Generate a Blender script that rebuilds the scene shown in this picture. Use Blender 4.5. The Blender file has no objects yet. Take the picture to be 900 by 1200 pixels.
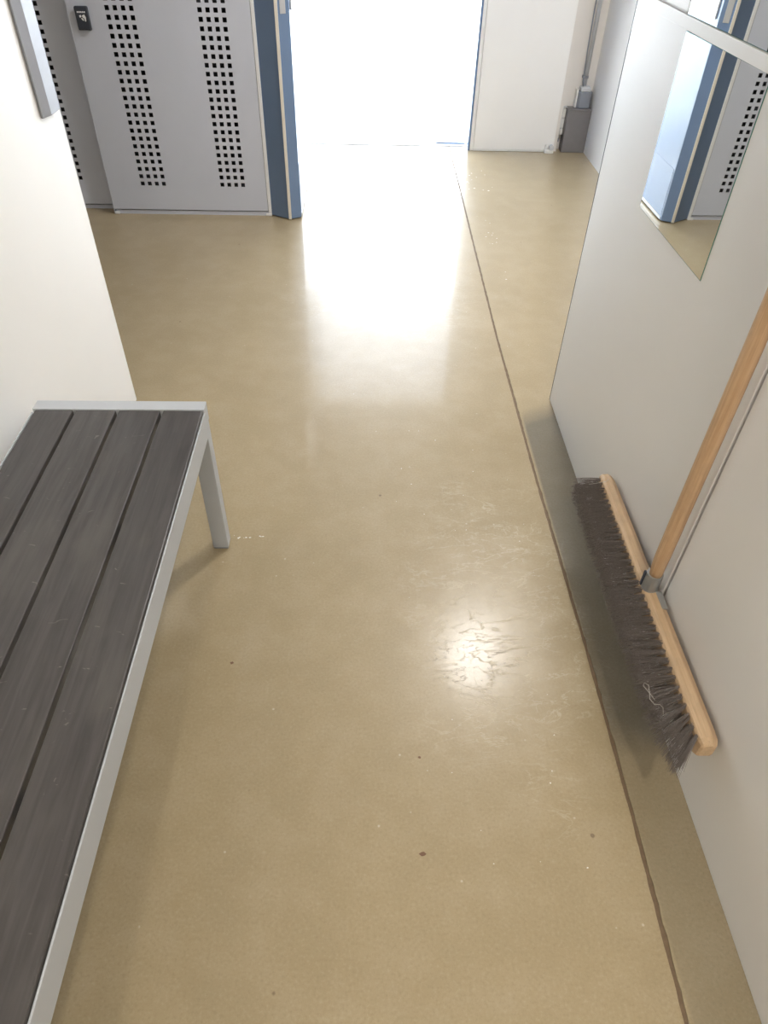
import bpy, bmesh, math, random
from mathutils import Vector, Matrix
random.seed(7)
PI = math.pi
C = bpy.context.scene.collection
S = bpy.context.scene

# ------------------------------------------------------------------ camera
CAM_H = 1.45
PITCH, YAW, ROLL, FPX = 0.7561878618545648, -0.04057904715210383, 0.029897251756260332, 815.3921234200947
def camera_axes():
    rt = Vector((1, 0, 0)); up = Vector((0, math.sin(PITCH), math.cos(PITCH))); fw = Vector((0, math.cos(PITCH), -math.sin(PITCH)))
    r2 = rt * math.cos(ROLL) + up * math.sin(ROLL)
    u2 = up * math.cos(ROLL) - rt * math.sin(ROLL)
    R = Matrix.Rotation(YAW, 3, 'Z')
    return R @ r2, R @ u2, R @ fw
r, u, f = camera_axes()
cd = bpy.data.cameras.new('camera'); cam = bpy.data.objects.new('camera', cd); C.objects.link(cam)
m = Matrix(((r.x, u.x, -f.x, 0), (r.y, u.y, -f.y, 0), (r.z, u.z, -f.z, CAM_H), (0, 0, 0, 1)))
cam.matrix_world = m
cd.sensor_fit = 'VERTICAL'; cd.sensor_height = 24.0; cd.lens = 24.0 * FPX / 1200.0
cd.clip_start = 0.02; cd.clip_end = 200
S.camera = cam

# ------------------------------------------------------------------ sky, exposure
W = bpy.data.worlds.new('overcast_sky'); S.world = W; W.use_nodes = True
bg = W.node_tree.nodes['Background']
bg.inputs['Color'].default_value = (0.86, 0.93, 1.0, 1); bg.inputs['Strength'].default_value = 3.0
S.view_settings.view_transform = 'Standard'; S.view_settings.look = 'None'
S.view_settings.gamma = 1.0; S.view_settings.use_curve_mapping = False
S.view_settings.exposure = 2.35
S.cycles.sample_clamp_indirect = 8.0; S.cycles.blur_glossy = 0.5
LAMP = 84.0          # radiance of the ceiling lamp and the two added fill lamps
CEIL = 2.7

# ------------------------------------------------------------------ node helpers
class N:
    def __init__(s, name):
        s.m = bpy.data.materials.new(name); s.m.use_nodes = True
        s.t = s.m.node_tree; s.b = s.t.nodes['Principled BSDF']
    def n(s, typ, **kw):
        x = s.t.nodes.new(typ)
        for k, v in kw.items(): setattr(x, k, v)
        return x
    def put(s, sock, v):
        if isinstance(v, bpy.types.NodeSocket): s.t.links.new(v, sock)
        else:
            if isinstance(v, (tuple, list)) and len(v) == 3 and sock.type == 'RGBA': v = (*v, 1)
            sock.default_value = v
    def math(s, op, a, b=0.0, c=0.0, clamp=False):
        x = s.n('ShaderNodeMath', operation=op, use_clamp=clamp)
        s.put(x.inputs[0], a); s.put(x.inputs[1], b); s.put(x.inputs[2], c)
        return x.outputs[0]
    def mix(s, fac, a, b, blend='MIX'):
        x = s.n('ShaderNodeMix', data_type='RGBA', blend_type=blend)
        s.put(x.inputs[0], fac); s.put(x.inputs[6], a); s.put(x.inputs[7], b)
        return x.outputs[2]
    def pos(s):
        return s.n('ShaderNodeNewGeometry').outputs['Position']
    def obj(s):
        return s.n('ShaderNodeTexCoord').outputs['Object']
    def xyz(s, v):
        x = s.n('ShaderNodeSeparateXYZ'); s.put(x.inputs[0], v); return x.outputs
    def scale(s, v, sc, loc=(0, 0, 0)):
        x = s.n('ShaderNodeMapping'); s.put(x.inputs[0], v); x.inputs['Scale'].default_value = sc; x.inputs['Location'].default_value = loc
        return x.outputs[0]
    def noise(s, v, sc, det=3, rough=.55, dist=0.0, col=False):
        x = s.n('ShaderNodeTexNoise'); s.put(x.inputs['Vector'], v); x.inputs['Scale'].default_value = sc
        x.inputs['Detail'].default_value = det; x.inputs['Roughness'].default_value = rough; x.inputs['Distortion'].default_value = dist
        return x.outputs['Color' if col else 'Fac']
    def vor(s, v, sc, out='Distance', feature='F1'):
        x = s.n('ShaderNodeTexVoronoi', feature=feature); s.put(x.inputs['Vector'], v); x.inputs['Scale'].default_value = sc
        return x.outputs[out]
    def map(s, v, a, b, c=0.0, d=1.0):
        x = s.n('ShaderNodeMapRange', interpolation_type='LINEAR', clamp=True); s.put(x.inputs[0], v)
        for i, q in enumerate((a, b, c, d)): s.put(x.inputs[i + 1], q)
        return x.outputs[0]
    def bump(s, h, strength=.2, dist=.002):
        x = s.n('ShaderNodeBump'); s.put(x.inputs['Height'], h); x.inputs['Strength'].default_value = strength; x.inputs['Distance'].default_value = dist
        s.t.links.new(x.outputs[0], s.b.inputs['Normal'])
    def set(s, **kw):
        for k, v in kw.items(): s.put(s.b.inputs[k.replace('_', ' ')], v)
        return s.m

def plain(name, col, rough=.5, metal=0.0, var=.06, sc=30, spec=.5, bump=0.0):
    q = N(name); p = q.obj()
    nz = q.noise(p, sc, 4)
    c2 = tuple(x * (1 - var) for x in col); c3 = tuple(min(1, x * (1 + var)) for x in col)
    q.set(Base_Color=q.mix(nz, c2, c3), Roughness=q.map(nz, .2, .8, rough * .95, rough * 1.05), Metallic=metal)
    q.b.inputs['Specular IOR Level'].default_value = spec
    if bump: q.bump(q.noise(p, sc * 6, 3), bump, .001)
    return q.m

def floor_mat():
    q = N('polished_concrete'); p = q.pos(); x, y, z = q.xyz(p)
    big = q.noise(p, 1.6, 4, .6); mid = q.noise(q.scale(p, (1, 1, 1), (3, 1, 0)), 9, 4, .65); fine = q.noise(p, 160, 2, .7)
    c = q.mix(q.map(big, .3, .7), (.365, .287, .170), (.414, .331, .205))
    c = q.mix(q.math('MULTIPLY', q.map(mid, .45, .75), .45), c, (.455, .375, .255))
    c = q.mix(q.math('MULTIPLY', q.map(mid, .5, .2), .4), c, (.345, .28, .175))
    c = q.mix(q.math('MULTIPLY', q.map(fine, .52, .72), .35), c, (.27, .215, .13))
    c = q.mix(q.math('MULTIPLY', q.map(fine, .46, .28), .25), c, (.52, .45, .33))
    # aggregate specks
    v = q.vor(p, 26); keep = q.map(q.noise(p, 26, 0), .6, .66)
    c = q.mix(q.math('MULTIPLY', q.math('MULTIPLY', q.map(v, .085, .05), keep), .65), c, (.62, .56, .45))
    v2 = q.vor(q.scale(p, (1, 1, 1), (7, 3, 0)), 11); keep2 = q.map(q.noise(q.scale(p, (1, 1, 1), (5, 5, 0)), 11, 0), .62, .66)
    c = q.mix(q.math('MULTIPLY', q.math('MULTIPLY', q.map(v2, .06, .04), keep2), .7), c, (.16, .11, .07))
    # dried scum lines, wandering mostly across the corridor, round the lamp's reflection
    dx = q.math('MULTIPLY', q.math('SUBTRACT', x, .36), 1 / .30); dy = q.math('MULTIPLY', q.math('SUBTRACT', y, 1.16), 1 / .58)
    d = q.math('SQRT', q.math('ADD', q.math('MULTIPLY', dx, dx), q.math('MULTIPLY', dy, dy)))
    d = q.math('ADD', d, q.math('MULTIPLY', q.math('SUBTRACT', q.noise(p, 6, 3), .5), 1.1))
    reg1 = q.map(d, 1.0, .35)
    ex = q.math('MULTIPLY', q.math('SUBTRACT', x, .14), 1 / .5); ey = q.math('MULTIPLY', q.math('SUBTRACT', y, 2.9), 1 / .38)
    e = q.math('ADD', q.math('SQRT', q.math('ADD', q.math('MULTIPLY', ex, ex), q.math('MULTIPLY', ey, ey))), q.math('MULTIPLY', q.math('SUBTRACT', q.noise(p, 5, 3), .5), 1.2))
    reg = q.math('MAXIMUM', reg1, q.math('MULTIPLY', q.map(e, 1.0, .4), .6))
    warp = q.scale(p, (5, 13, 1))
    ln = q.math('ABSOLUTE', q.math('SUBTRACT', q.noise(warp, 1.0, 5, .62, .6), .5))
    ln2 = q.math('ABSOLUTE', q.math('SUBTRACT', q.noise(q.scale(p, (9, 20, 1), (4, 9, 0)), 1.0, 4, .6, .9), .52))
    gate = q.map(q.noise(p, 9, 2), .45, .62)
    line = q.math('MAXIMUM', q.map(ln, .012, .001), q.math('MULTIPLY', q.map(ln2, .02, .002), gate))
    line = q.math('MULTIPLY', line, reg)
    # fine open cracks in the middle of it
    cx2 = q.math('MULTIPLY', q.math('SUBTRACT', x, .27), 1 / .12); cy2 = q.math('MULTIPLY', q.math('SUBTRACT', y, .99), 1 / .10)
    creg = q.map(q.math('SQRT', q.math('ADD', q.math('MULTIPLY', cx2, cx2), q.math('MULTIPLY', cy2, cy2))), 1.0, .7)
    cn = q.math('ABSOLUTE', q.math('SUBTRACT', q.noise(q.scale(p, (7, 17, 1), (2.3, .4, 0)), 1.0, 5, .6, .5), .5))
    crack = q.math('MULTIPLY', q.map(cn, .010, .004), creg)
    c = q.mix(q.math('MULTIPLY', line, .6), c, (.62, .56, .44))
    c = q.mix(q.math('MULTIPLY', crack, .6), c, (.16, .125, .08))
    c = q.mix(q.math('MULTIPLY', q.math('MULTIPLY', reg, q.map(mid, .4, .7)), .22), c, (.56, .49, .36))
    rough = q.math('ADD', .30, q.math('MULTIPLY', q.map(mid, .3, .75), .05))
    rough = q.math('ADD', rough, q.math('MULTIPLY', line, .12))
    # darker, greyer strip along the right partition, bounded by the joint, weaker near the camera
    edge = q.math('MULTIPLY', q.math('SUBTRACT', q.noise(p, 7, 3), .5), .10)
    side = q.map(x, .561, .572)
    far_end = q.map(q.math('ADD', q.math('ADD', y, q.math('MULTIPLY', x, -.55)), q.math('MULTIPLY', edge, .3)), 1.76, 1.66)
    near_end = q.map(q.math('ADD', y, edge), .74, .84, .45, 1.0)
    dark_strip = q.math('MULTIPLY', q.math('MULTIPLY', side, far_end), near_end)
    c = q.mix(q.math('MULTIPLY', dark_strip, .85), c, (.40, .455, .57), 'MULTIPLY')
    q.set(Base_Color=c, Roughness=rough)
    q.b.inputs['Specular IOR Level'].default_value = .35
    q.put(q.b.inputs['Coat Weight'], q.math('MULTIPLY', q.math('SUBTRACT', .5, q.math('MULTIPLY', reg1, .24)), q.math('SUBTRACT', 1.0, q.math('MAXIMUM', line, crack)))); q.put(q.b.inputs['Coat Roughness'], q.math('ADD', q.math('ADD', .07, q.math('MULTIPLY', reg1, .13)), q.math('MULTIPLY', line, .05)))
    h = q.math('ADD', q.math('MULTIPLY', line, .8), q.math('MULTIPLY', q.noise(p, 26, 4, .7), .5))
    q.bump(h, .2, .0015)
    return q.m

def wood_mat(name, a, b, axis, rough=.55):
    q = N(name); p = q.obj()
    sc = [130, 130, 130]; sc[axis] = 4.0
    g = q.noise(q.scale(p, tuple(sc)), 1.0, 5, .6, .3)
    g2 = q.noise(q.scale(p, tuple(s_ * 3 for s_ in sc)), 1.0, 3, .6)
    c = q.mix(q.map(g, .3, .7), a, b)
    c = q.mix(q.math('MULTIPLY', q.map(g2, .55, .75), .4), c, tuple(v_ * .6 for v_ in a))
    bl = q.noise(q.scale(p, (1, 1, .45) if axis == 2 else (1, .45, 1)), 34, 4, .65)
    c = q.mix(q.math('MULTIPLY', q.map(bl, .48, .7), .5), c, tuple(v_ * .66 for v_ in b))
    q.set(Base_Color=c, Roughness=rough); q.bump(g, .15, .001)
    return q.m

def plank_mat():
    q = N('charcoal_composite'); p = q.obj()
    info = q.n('ShaderNodeObjectInfo').outputs['Random']
    off = q.n('ShaderNodeVectorMath', operation='ADD'); q.put(off.inputs[0], p)
    cx = q.n('ShaderNodeCombineXYZ'); q.put(cx.inputs[2], q.math('MULTIPLY', info, 40.0)); q.put(off.inputs[1], cx.outputs[0])
    p = off.outputs[0]
    g = q.noise(q.scale(p, (75, 4.5, 1)), 1.0, 5, .6, .5)
    bl = q.noise(q.scale(p, (9, 4, 1)), 1.0, 3, .6)
    c = q.mix(q.map(g, .3, .7), (.045, .040, .0395), (.083, .0755, .0745))
    c = q.mix(q.math('MULTIPLY', q.map(bl, .5, .72), .45), c, (.125, .115, .105))
    sc = q.map(q.noise(q.scale(p, (30, 60, 1)), 1.0, 2, .7, 1.0), .70, .76)
    c = q.mix(q.math('MULTIPLY', sc, .5), c, (.24, .22, .2))
    q.set(Base_Color=c, Roughness=q.map(bl, .3, .7, .36, .46)); q.bump(g, .25, .0015)
    return q.m

M = {}
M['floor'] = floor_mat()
M['joint'] = plain('joint_filler', (.175, .118, .07), .7, var=.3, sc=120)
M['white'] = plain('white_laminate', (.89, .885, .875), .34, var=.015, sc=6)
M['grey_lam'] = plain('pale_grey_laminate', (.78, .77, .755), .33, var=.015, sc=6)
M['plaster'] = plain('white_plaster', (.78, .75, .72), .8, var=.03, sc=12, bump=.1)
M['ceiling'] = plain('ceiling_paint', (.8, .8, .78), .9, var=.02)
M['locker'] = plain('grey_powder_coat', (.60, .635, .735), .42, var=.02, sc=14)
M['locker_light'] = plain('light_grey_edge', (.80, .81, .83), .4, var=.02)
M['dark'] = plain('locker_inside', (.05, .056, .075), .7)
M['blue'] = plain('blue_door_paint', (.15, .225, .37), .23, var=.03, sc=9)
M['cream'] = plain('cream_seal', (.80, .76, .68), .5, var=.03)
M['alu'] = plain('brushed_aluminium', (.52, .53, .55), .45, metal=.5, var=.05, sc=60)
M['bar'] = plain('satin_steel', (.36, .37, .40), .42, metal=.6, var=.05, sc=60)
M['frame'] = plain('light_grey_powder_coat', (.49, .515, .55), .4, var=.03, sc=20)
M['plank'] = plank_mat()
M['block'] = wood_mat('pale_beech', (.54, .37, .22), (.66, .48, .31), 1)
M['handle'] = wood_mat('pine_handle', (.44, .275, .15), (.60, .405, .245), 2)
M['bristle'] = plain('dark_bristle', (.215, .185, .168), .85, var=.3, sc=150, spec=.15)
M['zinc'] = plain('zinc_sheet', (.42, .43, .43), .42, metal=.7, var=.08, sc=40)
M['thread'] = plain('pale_thread', (.55, .52, .47), .8)
M['lock_black'] = plain('black_plastic', (.035, .042, .06), .4)
M['print_white'] = plain('white_print', (.85, .86, .88), .5)
M['box'] = plain('dark_grey_box_paint', (.205, .195, .20), .5, var=.1, sc=25)
M['pvc'] = plain('grey_pvc', (.62, .64, .68), .45)
M['pvc_dark'] = plain('mid_grey_plastic', (.24, .26, .30), .45)
M['pvc_white'] = plain('white_plastic', (.8, .8, .78), .4)
M['ground'] = plain('pale_paving', (.72, .72, .70), .8, var=.08, sc=3)
M['canopy'] = plain('canopy_paint', (.55, .57, .62), .7)
M['fleck'] = plain('white_fleck', (.8, .78, .72), .5)
M['brown'] = plain('brown_fleck', (.17, .09, .05), .6)
M['edge_dark'] = plain('dark_edge_band', (.045, .05, .07), .5)
M['glass_edge'] = plain('green_glass_edge', (.10, .26, .23), .15, var=.1)
q = N('mirror_silver'); nz = q.noise(q.obj(), 3, 2)
q.set(Base_Color=q.mix(nz, (.86, .885, .875), (.88, .90, .89)), Metallic=1.0, Roughness=.012); M['mirror'] = q.m
for key, ca, cb in (('lamp', (1, .975, .94), (1, .98, .95)), ('warm_fill', (1, .91, .77), (1, .92, .79))):  # warm variant serves only the added fill lamps
    q = N(key + '_diffuser'); nz = q.noise(q.obj(), 8, 2)
    q.set(Base_Color=(.9, .9, .9), Emission_Color=q.mix(nz, ca, cb), Emission_Strength=LAMP); M[key] = q.m

# ------------------------------------------------------------------ mesh helpers
WL = {}                       # world location of each root
def root_loc(o):
    while o is not None and o.parent is not None: o = o.parent
    return WL.get(o.name, Vector((0, 0, 0))) if o else Vector((0, 0, 0))
def obj(name, bm, mat, parent=None, smooth=False, bevel=0.0, seg=2, angle=35):
    me = bpy.data.meshes.new(name)
    bmesh.ops.recalc_face_normals(bm, faces=bm.faces)
    if parent is not None: bmesh.ops.translate(bm, verts=bm.verts, vec=-root_loc(parent))
    if smooth:
        for fc in bm.faces: fc.smooth = True
    bm.to_mesh(me); bm.free()
    for mm in (mat if isinstance(mat, (list, tuple)) else [mat]): me.materials.append(mm)
    o = bpy.data.objects.new(name, me); C.objects.link(o)
    if parent is not None: o.parent = parent
    if bevel:
        b = o.modifiers.new('bevel', 'BEVEL'); b.width = bevel; b.segments = seg; b.limit_method = 'ANGLE'; b.angle_limit = math.radians(angle)
    return o
def thing(name, loc, label=None, cat=None, group=None, kind=None):
    o = bpy.data.objects.new(name, None); C.objects.link(o); o.location = loc; o.empty_display_size = .1
    WL[o.name] = Vector(loc)
    return tag(o, label, cat, group, kind)
def tag(o, label=None, cat=None, group=None, kind=None):
    if label: o['label'] = label
    if cat: o['category'] = cat
    if group: o['group'] = group
    if kind: o['kind'] = kind
    return o
def struct(name, bm, mat, **kw):
    return tag(obj(name, bm, mat, **kw), kind='structure')
def box(bm, x0, x1, y0, y1, z0, z1):
    v = [bm.verts.new(p) for p in ((x0,y0,z0),(x1,y0,z0),(x1,y1,z0),(x0,y1,z0),(x0,y0,z1),(x1,y0,z1),(x1,y1,z1),(x0,y1,z1))]
    for q_ in ((0,3,2,1),(4,5,6,7),(0,1,5,4),(1,2,6,5),(2,3,7,6),(3,0,4,7)): bm.faces.new([v[i] for i in q_])
    return bm
def B(*a):
    return box(bmesh.new(), *a)
def prism(pts, z0, z1, bm=None):
    bm = bm or bmesh.new()
    a = [bm.verts.new((x, y, z0)) for x, y in pts]; b = [bm.verts.new((x, y, z1)) for x, y in pts]
    n = len(pts)
    bm.faces.new(a[::-1]); bm.faces.new(b)
    for i in range(n): bm.faces.new((a[i], a[(i+1) % n], b[(i+1) % n], b[i]))
    return bm
def tube(path, rad, seg=12, bm=None, caps=True):
    bm = bm or bmesh.new(); rings = []
    P = [Vector(p) for p in path]
    ref = Vector((0.31, .77, .55)).normalized()
    for i, p in enumerate(P):
        t = (P[min(i+1, len(P)-1)] - P[max(i-1, 0)]).normalized()
        a = t.cross(ref).normalized(); b = t.cross(a)
        rr = rad[i] if isinstance(rad, (list, tuple)) else rad
        rings.append([bm.verts.new(p + (a * math.cos(2*PI*k/seg) + b * math.sin(2*PI*k/seg)) * rr) for k in range(seg)])
    for i in range(len(rings)-1):
        for k in range(seg):
            bm.faces.new((rings[i][k], rings[i][(k+1) % seg], rings[i+1][(k+1) % seg], rings[i+1][k]))
    if caps: bm.faces.new(rings[0][::-1]); bm.faces.new(rings[-1])
    return bm

# ------------------------------------------------------------------ the setting
XR, XL = .687, -.821           # faces of the two partitions
X0, X1, Y0, YF = -2.7, 1.5, -2.2, 5.2
# floor: two poured slabs with an open joint of brown filler between them
JP = [(Y0, .556), (.0, .556), (.255, .558), (.62, .5645), (1.01, .5655), (1.70, .556), (2.60, .554), (3.4, .563), (4.32, .576), (5.2, .583)]
def jx(y):
    for (a, xa), (b, xb) in zip(JP, JP[1:]):
        if y <= b: return xa + (xb - xa) * (y - a) / (b - a)
    return JP[-1][1]
floor = struct('floor', B(X0-.1, X1+.1, Y0-.1, YF+.12, -.12, -.003), M['joint'])
ys = [Y0 + (YF - Y0) * i / 420 for i in range(421)]
left_edge = [(jx(y) - .0042 + random.uniform(-.0008, .0008), y) for y in ys]
right_edge = [(jx(y) + .0042 + random.uniform(-.0006, .0022) * (1 if random.random() < .6 else .3), y) for y in ys]
def slab(edge, xo):
    bm = bmesh.new()
    top = [bm.verts.new((x, y, 0)) for x, y in edge]; low = [bm.verts.new((x, y, -.02)) for x, y in edge]
    far = [bm.verts.new((xo, y, 0)) for x, y in edge]
    for i in range(len(edge) - 1):
        bm.faces.new((top[i], top[i+1], far[i+1], far[i])); bm.faces.new((top[i], low[i], low[i+1], top[i+1]))
    bmesh.ops.recalc_face_normals(bm, faces=bm.faces)
    if bm.faces[0].normal.z < 0: bmesh.ops.reverse_faces(bm, faces=bm.faces)
    return bm
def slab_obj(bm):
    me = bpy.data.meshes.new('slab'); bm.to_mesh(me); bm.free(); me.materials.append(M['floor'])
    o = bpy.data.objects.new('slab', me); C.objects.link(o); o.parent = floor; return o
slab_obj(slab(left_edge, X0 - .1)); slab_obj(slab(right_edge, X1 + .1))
# little flecks trodden about
def flecks(spots, name, mat):
    bm = bmesh.new()
    for x, y, s_ in spots:
        n = random.choice((4, 5, 6)); a0 = random.random() * 6
        ring = [(x + s_ * random.uniform(.5, 1) * math.cos(a0 + 2*PI*k/n) * 1.4, y + s_ * random.uniform(.5, 1) * math.sin(a0 + 2*PI*k/n)) for k in range(n)]
        prism(ring, .0002, .0009, bm)
    o = obj(name, bm, mat, floor); o['kind'] = 'stuff'; return o
sp = [(-.385+random.uniform(0, .11), 1.428+random.uniform(-.008, .008), random.uniform(.0012, .0035)) for _ in range(9)]
sp += [(random.uniform(.60, .80), random.uniform(4.3, 4.75), random.uniform(.002, .0055)) for _ in range(16)]
sp += [(random.uniform(.62, .72), random.uniform(3.0, 3.9), random.uniform(.002, .0045)) for _ in range(12)]
sp += [(random.uniform(.1, .5), random.uniform(.5, 2.0), random.uniform(.0008, .002)) for _ in range(40)]
flecks(sp, 'flecks', M['fleck'])
flecks([(-.322, .995, .006), (.125, .745, .004), (.12, .54, .006)], 'brown_flecks', M['brown'])

struct('ceiling', B(X0-.1, X1+.1, Y0-.1, YF+.1, CEIL, CEIL+.1), M['ceiling'])
struct('wall_west', B(X0-.1, X0, Y0-.1, YF+.1, 0, CEIL), M['plaster'])
struct('wall_east', B(X1, X1+.1, Y0-.1, YF+.12, 0, CEIL), M['grey_lam'])
struct('wall_near', B(X0, X1, Y0-.1, Y0, 0, CEIL), M['plaster'])
bm = bmesh.new()
box(bm, X0, -.36, YF, YF+.12, 0, CEIL); box(bm, 1.29, X1, YF, YF+.12, 0, CEIL); box(bm, -.36, 1.29, YF, YF+.12, 2.13, CEIL)
struct('wall_far', bm, M['plaster'])
# left partition: one white laminate panel with an aluminium grip bar at its end
wl = struct('wall_left', B(XL-.03, XL, Y0, 2.122, 0, 2.0), M['white'])
obj('edge_band', B(XL-.03, XL, 2.122, 2.1275, 0, 2.0), M['pvc_white'], wl)
bar = obj('grip_bar', prism([(XL, 1.988), (-.8135, 1.984), (-.803, 2.018), (-.8015, 2.082), (XL, 2.094)], .945, 1.75), M['bar'], wl, bevel=.0015)
bar['label'] = 'brushed aluminium grip bar'
# right partition: two pale grey panels with an open vertical joint
wr = thing('wall_right', (XR, 0, 0), kind='structure')
HP = 1.5
obj('panel', B(XR, XR+.028, 1.0215, 2.143, 0, HP), M['grey_lam'], wr, bevel=.002)
obj('panel', B(XR, XR+.028, Y0, 1.0105, 0, HP), M['grey_lam'], wr, bevel=.002)
obj('backing', B(XR+.0265, XR+.034, .99, 1.04, 0, HP), M['edge_dark'], wr)
obj('edge_band', B(XR-.0004, XR+.0284, 2.143, 2.1465, 0, HP), M['edge_dark'], wr)
tr = struct('trim_1', B(XR-.007, XR, .60, 2.108, 1.1955, 1.2195), M['grey_lam'], bevel=.0015)

# ------------------------------------------------------------------ outside
struct('ground', B(-14, 14, YF+.12, 34, -.25, -.03), M['ground'])
struct('canopy', B(-4, 5, YF+.12, 8.46, 2.6, 2.75), M['canopy'])
th = struct('threshold', B(-.36, .71, YF+.02, YF+.12, -.03, .002), M['ground'])  # dark threshold drawn pale, its colour standing in for the doorway glare

# ------------------------------------------------------------------ entrance doors
d1 = thing('door_1', (-.36, 5.1, 0), kind='structure')      # blue leaf, standing open along the lockers
obj('leaf', prism([(-.405, 3.846), (-.392, 3.844), (-.341, 3.870), (-.341, 5.16), (-.405, 5.16)], .006, 2.1), M['blue'], d1, bevel=.002)
obj('seal_strip', prism([(-.4065, 3.8405), (-.3925, 3.8395), (-.3915, 3.846), (-.4055, 3.850)], .004, 2.1), M['cream'], d1)
obj('rebate_flange', prism([(-.5032, 3.9005), (-.407, 3.845), (-.405, 3.853), (-.5022, 3.9085)], .006, 2.1), M['blue'], d1)
nx, ny = Vector((.0515, .026)).normalized()
def onedge(t, off): return (-.392 + nx*t + ny*off, 3.844 + ny*t - nx*off)
obj('lock_faceplate', prism([onedge(.010, 0), onedge(.010, .0025), onedge(.038, .0025), onedge(.038, 0)], .918, 1.14), M['alu'], d1, bevel=.004)
hd = obj('handle_plate', B(-.341, -.333, 3.90, 3.94, .925, 1.15), M['alu'], d1, bevel=.003)
obj('lever', tube([(-.334, 3.92, 1.05), (-.29, 3.92, 1.05), (-.285, 3.925, 1.05), (-.283, 3.96, 1.05), (-.283, 4.04, 1.05)], .009), M['alu'], hd, smooth=True)
obj('kick_plate', B(-.341, -.3395, 3.885, 5.14, .03, .27), M['blue'], d1)
obj('kick_strip', B(-.341, -.338, 3.885, 5.14, .008, .024), M['alu'], d1)
d2 = thing('door_2', (.72, 5.12, 0), kind='structure')      # white fixed leaf
obj('leaf', B(.7395, 1.286, 5.12, 5.18, .012, 2.1), M['white'], d2, bevel=.002)
obj('edge_profile', B(.716, .737, 5.117, 5.18, .004, 2.1), M['pvc_white'], d2)
obj('blue_edge', B(.702, .716, 5.117, 5.18, .004, 2.1), M['blue'], d2)
obj('bottom_lip', B(.7375, 1.286, 5.116, 5.18, .003, .011), M['pvc_white'], d2)
obj('threshold_dark_end', B(.50, .70, 5.262, 5.29, -.012, .012), M['blue'], th)  # stretch of the dark threshold left outside the painted glare
struct('trim_2', B(1.286, 1.312, 5.14, 5.2, 0, 2.1), M['plaster'])

# ------------------------------------------------------------------ lockers
def sheet(x0, x1, z0, z1, yf, holes, th_=.0015):
    """perforated sheet: holes is a list of (x centres, z centres, size)"""
    bm = bmesh.new()
    xs = {x0, x1}; zs = {z0, z1}; cut = set()
    for hx, hz, s_ in holes:
        for h in hx: xs |= {round(h - s_/2, 5), round(h + s_/2, 5)}
        for h in hz: zs |= {round(h - s_/2, 5), round(h + s_/2, 5)}
    xs = sorted(xs); zs = sorted(zs)
    hs = [(h, s_/2) for hx, hz, s_ in holes for h in hx]; vs = [(h, s_/2) for h in holes[0][1] for s_ in [holes[0][2]]]
    V = {}
    def vert(i, j, k):
        if (i, j, k) not in V: V[i, j, k] = bm.verts.new((xs[i], yf + k * th_, zs[j]))
        return V[i, j, k]
    solid = {}
    for i in range(len(xs)-1):
        cx = (xs[i]+xs[i+1])/2; inx = any(abs(cx-h) < s_ for h, s_ in hs)
        for j in range(len(zs)-1):
            cz = (zs[j]+zs[j+1])/2
            solid[i, j] = not (inx and any(abs(cz-h) < s_ for h, s_ in vs))
    for (i, j), ok in solid.items():
        if ok:
            bm.faces.new((vert(i,j,0), vert(i+1,j,0), vert(i+1,j+1,0), vert(i,j+1,0)))
        else:
            for a, b in (((i,j),(i+1,j)), ((i+1,j),(i+1,j+1)), ((i+1,j+1),(i,j+1)), ((i,j+1),(i,j))):
                bm.faces.new((vert(*a,0), vert(*b,0), vert(*b,1), vert(*a,1)))
    return bm
def carcass(x0, x1, y0, y1, h, t=.018):
    bm = bmesh.new()
    box(bm, x0, x0+t, y0, y1, .02, h); box(bm, x1-t, x1, y0, y1, .02, h); box(bm, x0+t, x1-t, y1-t, y1, .02, h)
    box(bm, x0+t, x1-t, y0, y1-t, h-t, h); box(bm, x0+t, x1-t, y0, y1-t, .02, .05)
    return bm
HZ = [.1595 + .0362*i for i in range(49)]
t = thing('locker', (-.93, 4.15, 0), 'grey metal locker with two bands of square holes beside the blue door', 'locker', 'perforated lockers')
obj('carcass', carcass(-1.352, -.505, 3.915, 4.55, 2.0), M['dark'], t)
obj('door', sheet(-1.351, -.522, .026, 1.985, 3.897, [([-1.1715+.0369*i for i in range(4)], HZ, .0195), ([-.7525+.0364*i for i in range(4)], HZ, .0195)]), M['locker'], t)
obj('base_rail', B(-1.345, -.507, 3.902, 3.93, 0, .02), M['locker'], t)
obj('edge_strip', B(-.521, -.5035, 3.895, 3.93, .004, 1.99), M['locker_light'], t, bevel=.003)
obj('corner_foot', B(-.535, -.503, 3.892, 3.90, 0, .014), M['locker_light'], t, bevel=.003)
obj('corner_foot', B(-1.352, -1.325, 3.892, 3.90, 0, .014), M['locker_light'], t, bevel=.003)
obj('side_panel', B(-1.3555, -1.352, 3.897, 4.55, 0, 2.0), M['locker'], t)
lk = obj('electronic_lock', B(-1.316, -1.2555, 3.879, 3.897, .833, .925), M['lock_black'], t, bevel=.006, seg=3)
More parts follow.
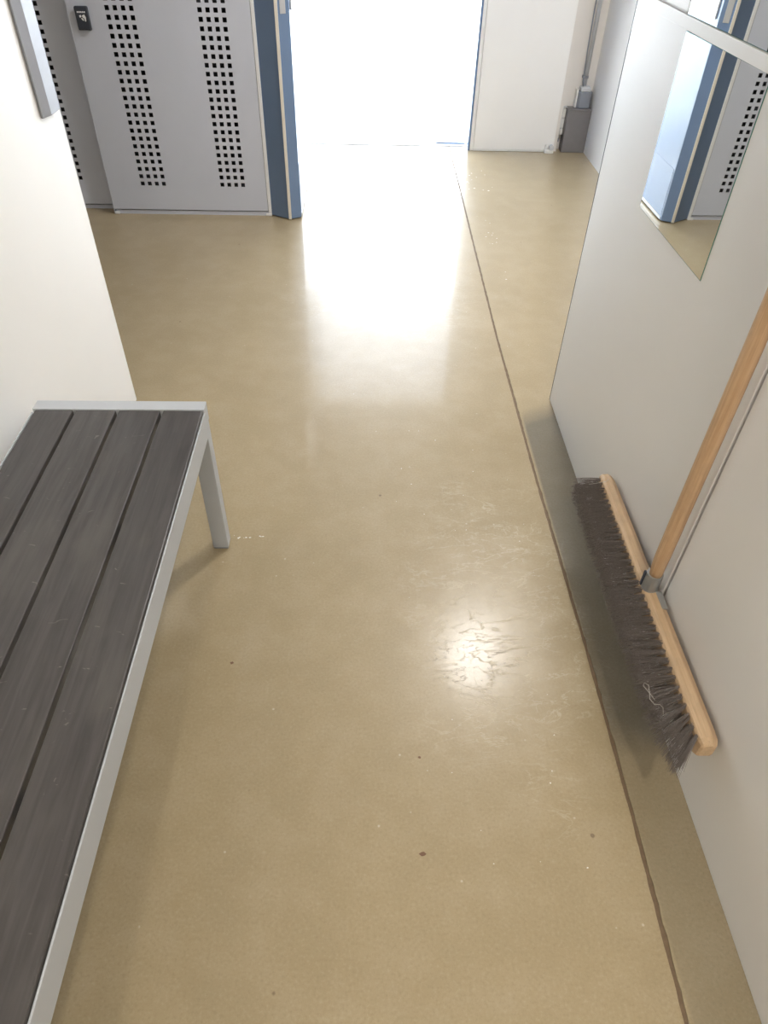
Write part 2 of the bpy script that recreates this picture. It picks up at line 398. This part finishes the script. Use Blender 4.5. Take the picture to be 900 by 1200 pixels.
# print on the lock: a short line of lettering and a hand holding a card
bm = bmesh.new(); zf = 3.8787
for i in range(5):
    x = -1.3045 + i*.0078; box(bm, x, x+.0056, zf-.0004, zf+.0005, .9005, .9065)
def flat(bm, pts):
    v0 = [bm.verts.new((x, zf-.0004, z)) for x, z in pts]; v1 = [bm.verts.new((x, zf+.0005, z)) for x, z in pts]
    bm.faces.new(v0); bm.faces.new(v1[::-1]); n = len(pts)
    for i in range(n): bm.faces.new((v0[i], v0[(i+1) % n], v1[(i+1) % n], v1[i]))
flat(bm, [(-1.2985, .890), (-1.2905, .893), (-1.288, .885), (-1.296, .882)])
flat(bm, [(-1.286, .890), (-1.274, .895), (-1.269, .884), (-1.271, .868), (-1.276, .868), (-1.277, .879), (-1.283, .882)])
flat(bm, [(-1.292, .880), (-1.286, .881), (-1.280, .8745), (-1.283, .870)])
obj('lock_print', bm, M['print_white'], lk)
# a few pale things glimpsed inside
obj('shelf', B(-1.33, -.53, 3.95, 4.5, .93, .95), M['dark'], t)
t = thing('locker', (-1.78, 4.2, 0), 'grey metal locker set slightly back, partly hidden by the white partition', 'locker', 'perforated lockers')
obj('carcass', carcass(-2.2, -1.3565, 3.985, 4.6, 2.0), M['dark'], t)
obj('door', sheet(-2.199, -1.358, .024, 1.985, 3.968, [([-1.949+.0365*i for i in range(4)], HZ, .0185), ([-1.6265+.0365*i for i in range(4)], HZ, .0185)]), M['locker'], t)
obj('base_rail', B(-2.195, -1.36, 3.972, 4.0, 0, .018), M['locker'], t)

# ------------------------------------------------------------------ things by the far wall
t = thing('floor_box', (1.42, 5.16, 0), 'dark grey square box standing on the floor in the far corner', 'box')
obj('body', B(1.342, 1.4985, 5.118, 5.2, 0, .255), M['box'], t, bevel=.004)
obj('lid', B(1.340, 1.4990, 5.115, 5.2, .255, .264), M['box'], t, bevel=.002)
t = thing('socket_outlet', (1.44, 5.16, .264), 'grey surface socket on top of the dark grey box', 'socket')
obj('body', prism([(1.40, 5.2), (1.395, 5.15), (1.41, 5.128), (1.475, 5.128), (1.49, 5.15), (1.485, 5.2)], .265, .36), M['pvc_dark'], t, bevel=.006, seg=3)
obj('cap', B(1.408, 1.472, 5.135, 5.2, .36, .385), M['pvc'], t, bevel=.006)
obj('side_clip', B(1.386, 1.396, 5.15, 5.2, .265, .37), M['pvc_white'], t, bevel=.002)
t = thing('conduit', (1.43, 5.18, .38), 'thin grey conduit running up the far wall from the socket', 'conduit')
obj('pipe', tube([(1.434, 5.182, .385), (1.434, 5.182, 2.69)], .013, 14), M['pvc'], t, smooth=True)
obj('cable', tube([(1.424, 5.165, .38), (1.418, 5.172, .41), (1.410, 5.176, .6), (1.406, 5.178, .9), (1.406, 5.178, 2.69)], .0045, 8), M['pvc_dark'], t, smooth=True)
obj('saddle_clip', B(1.412, 1.448, 5.166, 5.2, .43, .445), M['pvc_dark'], t, bevel=.002)
obj('saddle_clip', B(1.412, 1.448, 5.166, 5.2, 1.2, 1.215), M['pvc_dark'], t, bevel=.002)
t = thing('junction_strip', (1.328, 5.18, .1), 'white plastic strip with looped grey cable left of the dark grey box', 'cable duct')
for z0, z1 in ((.10, .135), (.138, .20), (.203, .255)):
    obj('cover', B(1.316, 1.339, 5.16, 5.2, z0, z1), M['pvc_white'], t, bevel=.002)
obj('cable', tube([(1.3135, 5.15, .075), (1.3125, 5.15, .20), (1.313, 5.15, .255), (1.317, 5.15, .268), (1.327, 5.15, .272), (1.337, 5.152, .268)], .0048, 8), M['pvc'], t, smooth=True)
obj('cable_end', B(1.3075, 1.319, 5.14, 5.16, .06, .082), M['pvc_dark'], t, bevel=.003)
t = thing('door_stop', (1.26, 5.1, 0), 'small white door stop at the foot of the white door', 'door stop')
obj('base', B(1.222, 1.283, 5.085, 5.116, 0, .022), M['pvc_white'], t, bevel=.004)
obj('buffer', tube([(1.268, 5.084, .036), (1.268, 5.116, .036)], .015, 14), M['pvc'], t)
obj('bracket', B(1.226, 1.236, 5.09, 5.116, .022, .05), M['pvc_white'], t, bevel=.002)

# ------------------------------------------------------------------ mirrors on the right partition
def mirror(z0, z1, label):
    t = thing('mirror', (XR, 1.55, z0), label, 'mirror', 'wall mirrors')
    y0, y1 = 1.343, 1.755 if z0 < 1 else 1.772
    # hung a hair out of parallel with the panel: the far side stands 5 mm further out
    fx = lambda y: XR - .0038 - .0125 * (y - 1.55)
    obj('backing', prism([(XR, y0), (fx(y0), y0), (fx(y1), y1), (XR, y1)], z0, z1), M['glass_edge'], t)
    bm = bmesh.new()
    bm.faces.new([bm.verts.new((fx(y)-.0003, y, z)) for y, z in ((y0+.001, z0+.001), (y0+.001, z1-.001), (y1-.001, z1-.001), (y1-.001, z0+.001))])
    obj('silvering', bm, M['mirror'], t)
mirror(.832, 1.195, 'frameless mirror below the white rail on the grey partition')
mirror(1.2205, 1.485, 'frameless mirror above the white rail, cut off by the top edge')
b = obj('wall_board', B(XR-.006, XR, 1.778, 2.02, 1.2245, 1.485), M['white'], None, bevel=.001)
tag(b, 'white board above the rail, beside the upper mirror', 'board')

# ------------------------------------------------------------------ bench
t = thing('bench', (-.58, .4, 0), 'slatted bench with four charcoal planks on a grey metal frame', 'bench')
BX0, BX1, BY0, BY1, BZ = -.785, -.3815, -.60, 1.418, .479
for x0, x1 in ((-.477, -.3838), (-.581, -.4845), (-.682, -.5885), (-.777, -.6895)):
    obj('plank', B(x0, x1, BY0+.037, BY1-.0375, BZ-.024, BZ-.001), M['plank'], t, bevel=.002)
for y0, y1 in ((BY1-.036, BY1), (BY0, BY0+.036)):
    obj('end_rail', B(BX0, BX1, y0, y1, BZ-.05, BZ), M['frame'], t, bevel=.0015)
for x0, x1 in ((-.3832, -.3795), (BX0-.004, BX0)):
    obj('side_rail', B(x0, x1, BY0+.036, BY1-.036, BZ-.074, BZ-.008), M['frame'], t, bevel=.0015)
for y in (1.0, .45, -.1):
    obj('cross_bar', B(BX0+.002, BX1-.003, y-.015, y+.015, BZ-.054, BZ-.0245), M['frame'], t)
for x0, x1 in ((BX1-.045, BX1-.002), (BX0+.002, BX0+.045)):
    for y0, y1 in ((BY1-.037, BY1-.001), (BY0+.001, BY0+.037)):
        lg = obj('leg', B(x0, x1, y0, y1, .006, BZ-.05), M['frame'], t, bevel=.0015)
        obj('foot_pad', B(x0+.002, x1-.002, y0+.002, y1-.002, 0, .006), M['pvc_dark'], lg)
obj('corner_bracket', B(BX1-.012, BX1-.003, BY1-.052, BY1-.037, BZ-.085, BZ-.05), M['pvc_white'], t)

# ------------------------------------------------------------------ broom, hanging against the right partition
t = thing('broom', (.65, 1.03, .19), 'wide push broom with pale wooden head and dark bristles against the grey partition', 'broom')
# head: wooden block, its top side edge up, bristles pointing out into the corridor
by0, by1 = .640, 1.437
prof = [(.642, .190), (.638, .196), (.638, .236), (.641, .243), (.648, .247), (.664, .248), (.6775, .238), (.679, .20), (.674, .190)]
bm = bmesh.new()
st = [(by0, .62), (by0+.004, .8), (by0+.014, .97), (by0+.03, 1), (by1-.05, 1), (by1-.03, .985), (by1-.008, .86), (by1, .66)]
cx_, cz_ = .6585, .2185
rings = []
for y, k in st:
    rings.append([bm.verts.new((cx_ + (x-cx_)*k, y, cz_ + (z-cz_)*k)) for x, z in prof])
for a, b_ in zip(rings, rings[1:]):
    for i in range(len(prof)): bm.faces.new((a[i], a[(i+1) % len(prof)], b_[(i+1) % len(prof)], b_[i]))
bm.faces.new(rings[0][::-1]); bm.faces.new(rings[-1])
obj('block', bm, M['block'], t, bevel=.0012)
bm = bmesh.new(); rnd = random.Random(3)
ny_t = 36
def strand(p0, d, L, sag, rad):
    side = d.cross(Vector((0, 0, 1))).normalized(); upv = side.cross(d).normalized()
    prev = None
    for s_ in range(4):
        w = s_ / 3.0
        c0 = p0 + d * (L * w) + sag * (w*w)
        rr = rad * (1 - .45*w)
        ring = [bm.verts.new(c0 + (side*math.cos(a) + upv*math.sin(a))*rr) for a in (0, 2.094, 4.189)]
        if prev:
            for k in range(3): bm.faces.new((prev[k], prev[(k+1) % 3], ring[(k+1) % 3], ring[k]))
        prev = ring
    bm.faces.new(prev)
for i in range(ny_t):
    fy = (i + .5) / ny_t
    for j, z0 in enumerate((.236, .222, .208, .196)):
        yc = by0 + .012 + (by1 - by0 - .022) * fy + (.5 if j % 2 else 0) * .018 * (1 if i < ny_t-1 else 0)
        e = (fy - .5) * 2
        splay = -1.15 * (max(0, -e - .5) / .5) ** 1.8 - .06 * max(0, -e) + (.03 * max(0, e - .8) / .2)
        tl = Vector((rnd.uniform(-.03, .03), rnd.uniform(-.04, .04), rnd.uniform(-.04, .04)))
        for k in range(26):
            a = rnd.random() * 2 * PI; rr = .0062 * math.sqrt(rnd.random())
            p0 = Vector((.6395, yc + rr*math.cos(a), z0 + rr*math.sin(a)))
            d = Vector((-1, splay + .5*rr*math.cos(a)/.0048*.25, -.06 - .10*j/3 + rr*math.sin(a)/.0048*.06)) + tl + Vector((0, rnd.gauss(0, .06), rnd.gauss(0, .035)))
            L = .070 * rnd.uniform(.93, 1.02) * (1 + .06 * max(0, -e - .8) / .2)
            strand(p0, d.normalized(), L, Vector((0, rnd.gauss(-.002, .003), -.004 + rnd.gauss(0, .002))), .00062)
br = obj('bristles', bm, M['bristle'], t); br['kind'] = 'stuff'
HX, HY = .655, 1.028
# metal socket folded round the handle foot, on a flat plate
obj('socket', tube([(HX, HY, .246), (HX, HY, .25), (HX, HY, .292)], [.0205, .0192, .0185], 18), M['zinc'], t, smooth=False, bevel=.001)
obj('socket_flange', B(HX+.008, HX+.0215, HY-.066, HY-.016, .2435, .2505), M['zinc'], t, bevel=.002)
obj('socket_seam', B(HX-.0215, HX-.0175, HY+.004, HY+.010, .248, .292), M['dark'], t)
hp = []; hr = []
for i in range(60):
    z = .288 + (1.42 - .288) * i / 59
    k = max(0, (.36 - z) / .07)
    hp.append((HX + .0012*math.sin(z*9) * k, HY + .0015*math.sin(z*40) * k, z)); hr.append((.0163 if z > .36 else .0163 - .0012*k + rnd.uniform(-.0008, .0012)*min(1, k*2)))
hr[-1] = .010; hr[-2] = .0145
obj('handle', tube(hp, hr, 22), M['handle'], t, smooth=True)
bm = bmesh.new()
tube([(.577, .735, .246), (.572, .742, .250), (.566, .752, .252), (.562, .765, .25), (.566, .772, .25), (.572, .765, .252), (.570, .75, .25), (.566, .735, .25), (.572, .722, .25), (.581, .722, .251), (.586, .715, .251), (.582, .70, .25)], .0005, 5, bm)
obj('loose_thread', bm, M['thread'], t, smooth=True)
obj('loose_fibre', tube([(.60, 1.385, .245), (.625, 1.387, .249), (.645, 1.39, .2505), (.655, 1.40, .2505)], .0006, 5), M['thread'], t)
hk = obj('broom_hook', prism([(XR, 1.0), (XR-.012, 1.0), (XR-.052, 1.004), (XR-.052, 1.008), (XR-.014, 1.008), (XR-.014, 1.048), (XR-.052, 1.048), (XR-.052, 1.052), (XR-.012, 1.056), (XR, 1.056)], 1.36, 1.385), M['pvc_dark'], wr)

# ------------------------------------------------------------------ ceiling lamp, plus two added unseen fill lamps behind the camera
for x, y, rl, lab in ((.788, 2.89, .10, 'round ceiling lamp past the end of the grey partition'), (.35, -.45, .068, 'added fill lamp on the ceiling just behind the camera'), (-.2, -1.6, .068, 'added fill lamp on the ceiling near the closed end of the corridor')):
    t = thing('ceiling_lamp', (x, y, CEIL), lab, 'lamp', 'ceiling lamps')
    rim = tube([(x, y, CEIL), (x, y, CEIL-.05)], rl + .015, 32)
    obj('housing', rim, M['pvc_white'], t)
    obj('diffuser', tube([(x, y, CEIL-.05), (x, y, CEIL-.056)], rl, 32), M['lamp' if y > 1 else 'warm_fill'], t)
